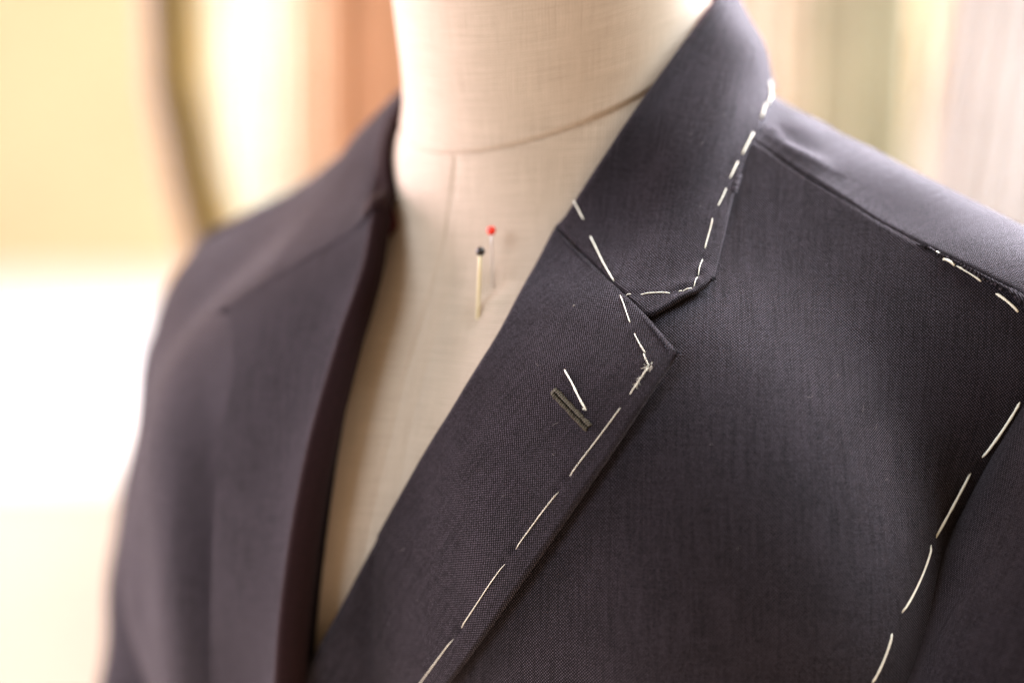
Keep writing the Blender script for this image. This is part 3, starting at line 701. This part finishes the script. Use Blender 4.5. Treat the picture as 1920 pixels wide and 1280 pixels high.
# --- collar: a leaf on each side and the stand inside it, meeting at the back of the neck
def collar(lap_fold, fold, outer, front, h_out, rb0, rh0, decay, f_off, rb1, rh1, nr, nc, bulge):
    s = np.r_[0, .004, .008, .013, .018, np.linspace(.024, 1, nr - 5)]
    Fp, Gp = resample(fold, 0, s), resample(outer, 0, s)
    # from the lapel's own roll at the gorge to a tighter fold round the neck
    k = np.exp(-(s / .16) ** 2); rb = (rb1 + (rb0 - rb1) * k)[:, None]; rh = (rh1 + (rh0 - rh1) * k)[:, None]
    kj = np.exp(-(s / .07) ** 2)[:, None]
    Fn = unit(grad(collar_form, Fp) * (1 - kj) + grad(coat, Fp) * kj)
    T = unit(unit(np.gradient(Fp, axis=0)) * (1 - kj) + unit(lap_fold[-1] - lap_fold[-4]) * kj)
    b = unit(np.cross(Fn, T)); b = b * np.sign((b * (Fp - Gp)).sum(-1, keepdims=True))
    A = Fp - b * rb; w = np.linalg.norm(Gp - A, axis=-1)[:, None]
    t = np.repeat(np.linspace(0, 1, nc)[None], nr, 0)
    P = A[:, None] + (Gp - A)[:, None] * t[..., None]
    f = resample(front, 0, t[0]); lin = front[0] + (front[-1] - front[0]) * t[0][:, None]
    P = P + (f - lin)[None] * ((1 - s) ** 4)[:, None, None]
    dist = t * w
    crown = np.exp(-dist / decay)
    h = h_out + (f_off + rh - h_out) * crown
    flat = P.copy()                                        # the front end: lies on the chest like the lapel
    for _ in range(10): flat = flat - grad(coat, flat) * (coat(flat) - h)[..., None]
    free = P + Fn[:, None] * (rh * crown)[..., None] + grad(collar_form, P) * (bulge * np.sin(np.pi * np.clip(t, 0, 1)))[..., None]
    kk = np.clip(1 - s / .30, 0, 1)[:, None, None]; kk = kk * kk * (3 - 2 * kk)
    tin = np.clip(t / .2, 0, 1); tin = tin * tin * (3 - 2 * tin)
    tin = np.maximum(tin, np.exp(-(s / .05) ** 2)[:, None])
    P = free + (flat - free) * kk * tin[..., None]
    for _ in range(3):
        P = relax(P, 14)
        g = coat(P); P = P + grad(coat, P) * np.maximum(0, h_out + .001 * crown - g)[..., None]
        g = body(P); P = P + grad(body, P) * np.maximum(0, .004 - g)[..., None]
    P = relax(P, 6)
    e1 = np.gradient(P, axis=0); e2 = np.gradient(P, axis=1); N = unit(np.cross(e1, e2))
    if np.sum(N * grad(collar_form, P)) < 0: N = -N
    roll = []
    for th in np.linspace(-math.pi / 2, math.pi / 2, 11)[:-1]:
        roll.append(P[:, 0] + b * rb * math.cos(th) + Fn * rh * (math.sin(th) - 1))
    P = np.concatenate([np.stack(roll, 1), P], 1); N = np.concatenate([np.repeat(N[:, :1], 10, 1), N], 1)
    return P, N
P, N = collar(R['lapel_fold'], R['collar_fold'], R['collar_outer'], R['collar_front'], .0044, .0032, .0030, .014, .0035, .0035, .0030, 150, 66, .005)
P = P + N * soft_noise(P, .0006, .04, 21)[..., None]
P, N = turned_row(*turned_edge(P, N), first=True)
leaf_grain = R['collar_fold'][20] - R['collar_fold'][0]
collar_l = build_cloth('collar', P, N, leaf_grain, .0012, 0, dim='collar')
PcolL = P
P, N = collar(R['lapel_fold_r'], R['collar_fold_r'], R['collar_outer_r'], R['collar_front_r'], .0048, .005, .0056, .024, .010, .0025, .0020, 100, 46, .002)
shade_strip(P[:, :14]); P, N = P[:, 12:], N[:, 12:]
collar_r = build_cloth('collar', P, N, (0, .8, .6), .0021, .0007)
def stand(fold, outer, drop, nr, nc):
    Fp, Gp = resample(fold, nr), resample(outer, nr)
    d = unit(Gp - Fp)
    rows = []
    for t in np.linspace(0, 1, nc):
        p = Fp + d * (.004 + drop * t) - grad(collar_form, Fp) * .003
        for _ in range(10):
            p = p - grad(collar_form, p) * np.maximum(0, collar_form(p) + .004)[..., None]
            p = p + grad(body, p) * np.maximum(0, .002 - body(p))[..., None]
        rows.append(p)
    return np.stack(rows, 1)
for f, o_ in ((R['collar_fold'], R['collar_outer']), (R['collar_fold_r'], R['collar_outer_r'])):
    P = stand(f, o_, .026, 90, 16)
    st_ = mesh_obj('collar_stand', P.reshape(-1, 3), grid_faces(*P.shape[:2]), M_FELT)
    face_out(st_, OUT); thicken(st_, .001); jpart(st_)

# --- buttonhole on the lapel: a strip of painted shade between two rows of small looped stitches
lap_tree = bvh_of(lapel_l)
def snap(tree, p):
    p = np.array(p, float); d = grad(coat, p)
    h, n, _, _ = tree.ray_cast(Vector(p + d * .02), Vector(-d), .04)
    if h is None: h, n, _, _ = tree.find_nearest(Vector(p))
    return np.array(h), np.array(n)
a, na_ = snap(lap_tree, R['buttonhole'][0]); b, nb__ = snap(lap_tree, R['buttonhole'][1])
nrm = unit(na_ + nb__); along = unit(b - a); side = np.cross(nrm, along)
V, F = [], []
L = np.linalg.norm(b - a); k = 22
for sgn in (-1, 1):
    for i in range(k):
        c = a + (b - a) * (i + .5) / k
        c, nn = snap(lap_tree, c)
        w0, w1 = .00030, .00165 + .0001 * rng.normal()
        lean = along * L / k * .45
        pts = [c + side * sgn * w0 + nn * .0001, c + side * sgn * (w0 + .0003) + nn * .0008, c + side * sgn * (w0 + w1) * .6 + nn * .0008 + lean * .5, c + side * sgn * w1 + lean - nn * .0002]
        v, f = tube(pts, .00040 + .00004 * rng.normal(), 6)
        F += [tuple(len(V) + x for x in y) for y in f]; V += list(v)
for end in (a,):                                        # bar tack across the inner end
    for q in np.linspace(-.0004, .0004, 4):
        c, nn = snap(lap_tree, end + along * q)
        v, f = tube([c - side * .0015 - nn * .0002, c - side * .0009 + nn * .0006, c + side * .0009 + nn * .0006, c + side * .0015 - nn * .0002], .00026, 6)
        F += [tuple(len(V) + x for x in y) for y in f]; V += list(v)
bh = mesh_obj('buttonhole', V, F, M_SILK); jpart(bh, lapel_l)
V, F = [], []
for i in range(14):
    c, nn = snap(lap_tree, a + (b - a) * (i + .5) / 14)
    V += [c + side * .00045 + nn * .00022, c - side * .00045 + nn * .00012]
sl = mesh_obj('slit_shade', V, [(2 * i, 2 * i + 1, 2 * i + 3, 2 * i + 2) for i in range(13)], M_SLIT); jpart(sl, lapel_l)  # dark sheet laid on the lapel paints the shade of the opening

# --- basting stitches: each one a thread lying on the cloth, its ends going in
trees = {'collar': (bvh_of(collar_l), collar_l), 'lapel': (lap_tree, lapel_l), 'front_panel': (bvh_of(front_l), front_l)}
RADII = {'collar': [.00045, .00042, .00028, .0003, .00035, .0003, .00024, .00024, .00032, .00036, .00048, .00058, .00062, .00068],
         'lapel': [.00030, .00030, .00028, .00036, .00028, .00028, .00028, .00028, .00050],
         'front_panel': [.0007, .00075, .0006, .0008, .00085, .00075, .0007, .0007]}
for part in STITCH:
    tree, owner = trees[part]
    for i, s in enumerate(STITCH[part]):
        r = RADII[part][i] * (.64 if part == 'front_panel' else .60); n = 12
        pts = []
        for j, q in enumerate(resample(s, n)):
            h, nn = snap(tree, q)
            x = j / (n - 1); lift = r * (1.0 - 2.1 * abs(2 * x - 1) ** 9) + .00005 * math.sin(x * 9 + i)
            sd = unit(np.cross(nn, np.array(s[-1]) - np.array(s[0])))
            pts.append(h + nn * lift + sd * .00009 * math.sin(x * 5.1 + i * 1.7))
        pts = np.array(pts)
        if part == 'front_panel':                          # drawn fairly taut between its two needle holes
            x = np.linspace(0, 1, n)[:, None]; ch = pts[0] * (1 - x) + pts[-1] * x
            gr = unit(grad(coat, pts).mean(0)); over = ((pts - ch) @ gr).max()
            pts = ch + gr * (np.maximum(0, over) + r * .6) * np.sin(math.pi * x).clip(0) ** .45
        rr = r * (1 + .10 * rng.normal(size=n)); rr[0] *= .8; rr[-1] *= .8
        if part == 'lapel' and i == 8: rr[5:7] *= 1.25; rr[-2:] *= 1.5
        V, F = tube(pts, rr, 8)
        st_ = mesh_obj('basting_stitch', V, F, M_THREAD)
        jpart(st_, owner)
# frayed fibres where the thread was knotted at the lapel tip
V, F = [], []
def hair(tree, p, d, ln, r):
    global V, F
    h, nn = snap(tree, p); d = np.array(d); d = d - nn * (d @ nn) + nn * rng.uniform(.05, .4)
    bend = rng.normal(size=3) * .35
    pts = [h + nn * .0002 + unit(d + bend * t) * ln * t for t in np.linspace(0, 1, 6)]
    v, f = tube(pts, np.linspace(r, r * .5, 6), 5)
    F += [tuple(len(V) + x for x in y) for y in f]; V += list(v)
tipk = np.array(STITCH['lapel'][3][0]); tipm = np.array(STITCH['lapel'][3][1])
for i in range(20): hair(lap_tree, tipk + rng.normal(size=3) * .0006, rng.normal(size=3), rng.uniform(.0007, .0018), .00007)
for i in range(14): hair(lap_tree, tipk + (tipm - tipk) * rng.uniform(.3, 1.3) + rng.normal(size=3) * .0004, rng.normal(size=3), rng.uniform(.0006, .0013), .00006)
for i in range(10): hair(lap_tree, np.array(STITCH['lapel'][8][-1]), rng.normal(size=3), rng.uniform(.0006, .0014), .0001)
jpart(mesh_obj('frayed_thread', V, F, M_THREAD), lapel_l)
V, F = [], []
for q in RAIL['lint']:
    for i in range(6): hair(lap_tree, np.array(q) + rng.normal(size=3) * .00015, rng.normal(size=3), .0006, .00009)
jpart(mesh_obj('lint', V, F, M_LINT), lapel_l)
# a few stray fibres on the cloth
for tree_, own, rails_ in ((lap_tree, lapel_l, (R['lapel_fold'], R['lapel_outer'])), (trees['front_panel'][0], front_l, (R['lapel_outer'], resample(R['arm_seam'], 40)[::-1])), (trees['collar'][0], collar_l, (resample(R['collar_fold'][:26], 40), resample(R['collar_outer'][:26], 40)))):
    V, F = [], []
    for i in range(8):
        k_ = rng.integers(8, 38); t_ = rng.uniform(.1, .9)
        q_ = rails_[0][k_] * (1 - t_) + rails_[1][k_] * t_
        hair(tree_, onto(coat, q_[None])[0], unit(rng.normal(size=3)), rng.uniform(.0012, .003), .000035)
    o = mesh_obj('stray_fibres', V, F, M_LINT); o['kind'] = 'stuff'; jpart(o, own)

# ------------------------------------------------------------------ the room behind, far out of focus
def box(name, lo, hi, mat, parent=None, bev=.004):
    bm = bmesh.new(); bmesh.ops.create_cube(bm, size=1)
    for v in bm.verts: v.co = Vector([lo[i] + (hi[i] - lo[i]) * (v.co[i] + .5) for i in range(3)])
    bmesh.ops.bevel(bm, geom=bm.edges[:], offset=bev, segments=2, affect='EDGES')
    me = bpy.data.meshes.new(name); bm.to_mesh(me); bm.free(); me.materials.append(mat)
    o = bpy.data.objects.new(name, me); COL.objects.link(o)
    if parent: o.parent = parent; o.matrix_parent_inverse = Matrix.Translation(parent.location).inverted()
    return o

FWD = Vector((-math.sin(AZ), math.cos(AZ), 0)); RGT = Vector((math.cos(AZ), math.sin(AZ), 0))
FLOOR = -1.45
def place(px, dist):
    """floor point that far into the room, in the viewing direction of column px (1920 wide)"""
    v = CAM_POS + FWD * dist + RGT * ((px - 960) / 4533 * dist)
    return Vector((v.x, v.y, FLOOR))

M_WALL = plain('cream_plaster', (.74, .52, .31), .9, .04, 3)
M_FLOOR = plain('pale_boards', (.55, .43, .30), .6, .1, 5)
def sheet_wall(name, c, half, z0, z1, th, mat):
    o = box(name, (-half, 0, z0), (half, th, z1), mat); o.location = (c.x, c.y, 0); o.rotation_euler = (0, 0, AZ)
    return o
tag(sheet_wall('wall', place(960, 4.9), 5, FLOOR, 2.0, .12, M_WALL), kind='structure')
fl = box('floor', (-6, -3.5, FLOOR - .05), (6, 7, FLOOR), M_FLOOR); tag(fl, kind='structure')

# white cutting table
tb = tag(empty('cutting_table', place(-150, 3.2)), 'long white cutting table in bright blur behind the far shoulder', 'table')
tb.rotation_euler = (0, 0, AZ)
M_WHITE = plain('white_laminate', (.66, .68, .68), .5, .03, 8)
M_PEACH = plain('peach_board', (.39, .35, .30), .7, .06, 4)
def tpart(name, lo, hi, m_):
    o = box(name, lo, hi, m_); o.parent = tb; return o
tpart('tabletop', (-1.3, -.25, .88), (.72, 1.35, .93), M_WHITE)
tpart('front_board', (-1.3, -.251, .50), (.72, -.22, .879), M_PEACH)
for x in (-1.15, .60):
    for y in (-.12, 1.2): tpart('leg', (x - .03, y - .03, 0), (x + .03, y + .03, .879), M_WHITE)
tpart('shelf', (-1.18, -.22, .30), (.66, 1.22, .33), M_WHITE)

# bent wooden stand post
def post(label, px, dist, r, mat):
    root = tag(empty('coat_stand', place(px, dist)), label, 'coat stand')
    root.rotation_euler = (0, 0, AZ)
    k = dist / 4533
    pts = []
    for z, dx in ((0, 120), (.35, 120), (.8, 120), (1.1, 118), (1.2, 112), (1.28, 92), (1.338, 60), (1.39, 22), (1.43, 2), (1.5, -4), (1.7, -3), (1.9, 0)):
        pts.append((dx * k, 0, z))
    V, F = tube(resample(pts, 30), r, 16); o = mesh_obj('post', V, F, mat); o.parent = root
    V, F = [], []
    for i in range(4):
        a_ = i * math.pi / 2 + .4
        v, f = tube([(120 * k, 0, .12), (120 * k + .12 * math.cos(a_), .12 * math.sin(a_), .08), (120 * k + .25 * math.cos(a_), .25 * math.sin(a_), .012)], .012, 10)
        o = mesh_obj('foot', v, f, mat); o.parent = root
    return root
M_OCHRE = plain('ochre_wood', (.11, .066, .007), .5, .15, 20)
post('ochre bentwood coat stand post seen blurred between the table and the neck', 334, 1.7, .024, M_OCHRE)

# cloth lengths hanging behind
def drape(label, px0, px1, dist, mat, z0=-1.35, z1=.55, folds=5, slant=0.0, deep=.6, name='hanging_cloth'):
    k = dist / 4533; w = (px1 - px0) * k
    root = place((px0 + px1) / 2, dist)
    V = []; nx, nz = folds * 10 + 1, 26
    ph = random.uniform(0, 6)
    for i in range(nz):
        z = i / (nz - 1); zz = z1 + (z0 - z1) * z
        for j in range(nx):
            x = j / (nx - 1)
            amp = (.016 + .012 * z) * deep
            V.append(((x - .5) * w * (1 + .05 * z) + slant * (zz - z1), amp * math.sin(x * folds * 2 * math.pi + ph + .5 * z) + .008 * math.sin(7 * x + 4 * z), zz))
    o = mesh_obj(name, V, grid_faces(nz, nx), mat)
    s = o.modifiers.new('thickness', 'SOLIDIFY'); s.thickness = .002
    o.location = (root.x, root.y, 0); o.rotation_euler = (0, 0, AZ)
    tag(o, label, 'cloth', 'cloth lengths hanging behind')
    return o
def dye(n, c): return plain(n, c, .9, .08, 12)
drape('cream cloth hanging bright beside the ochre coat stand post', 395, 520, 3.0, dye('cream_cloth', (.42, .43, .33)), deep=.2)
drape('pale buff cloth hanging between the cream and terracotta cloths', 515, 605, 3.05, dye('buff_cloth', (.46, .34, .22)), deep=.3)
drape('terracotta orange cloth hanging left of the mannequin neck', 595, 900, 2.9, dye('terracotta_cloth', (.28, .155, .085)))
drape('peach cloth hanging beside the raised collar, left of the olive cloth', 1330, 1512, 2.5, dye('peach_cloth', (.55, .44, .35)))
drape('olive green cloth hanging above the near shoulder', 1512, 1742, 2.2, dye('olive_cloth', (.31, .29, .20)), slant=.02)
drape('dusty pink cloth hanging right of the olive cloth', 1728, 1795, 2.45, dye('pink_cloth', (.40, .26, .19)), folds=3, slant=.10)
drape('pale apricot cloth hanging between the dusty pink and white cloths', 1765, 1895, 2.7, dye('apricot_cloth', (.66, .50, .28)), folds=3, slant=.14)
drape('white cloth hanging farthest right behind the near shoulder', 1872, 2140, 2.5, dye('white_cloth', (.46, .44, .44)), folds=6, slant=.12)
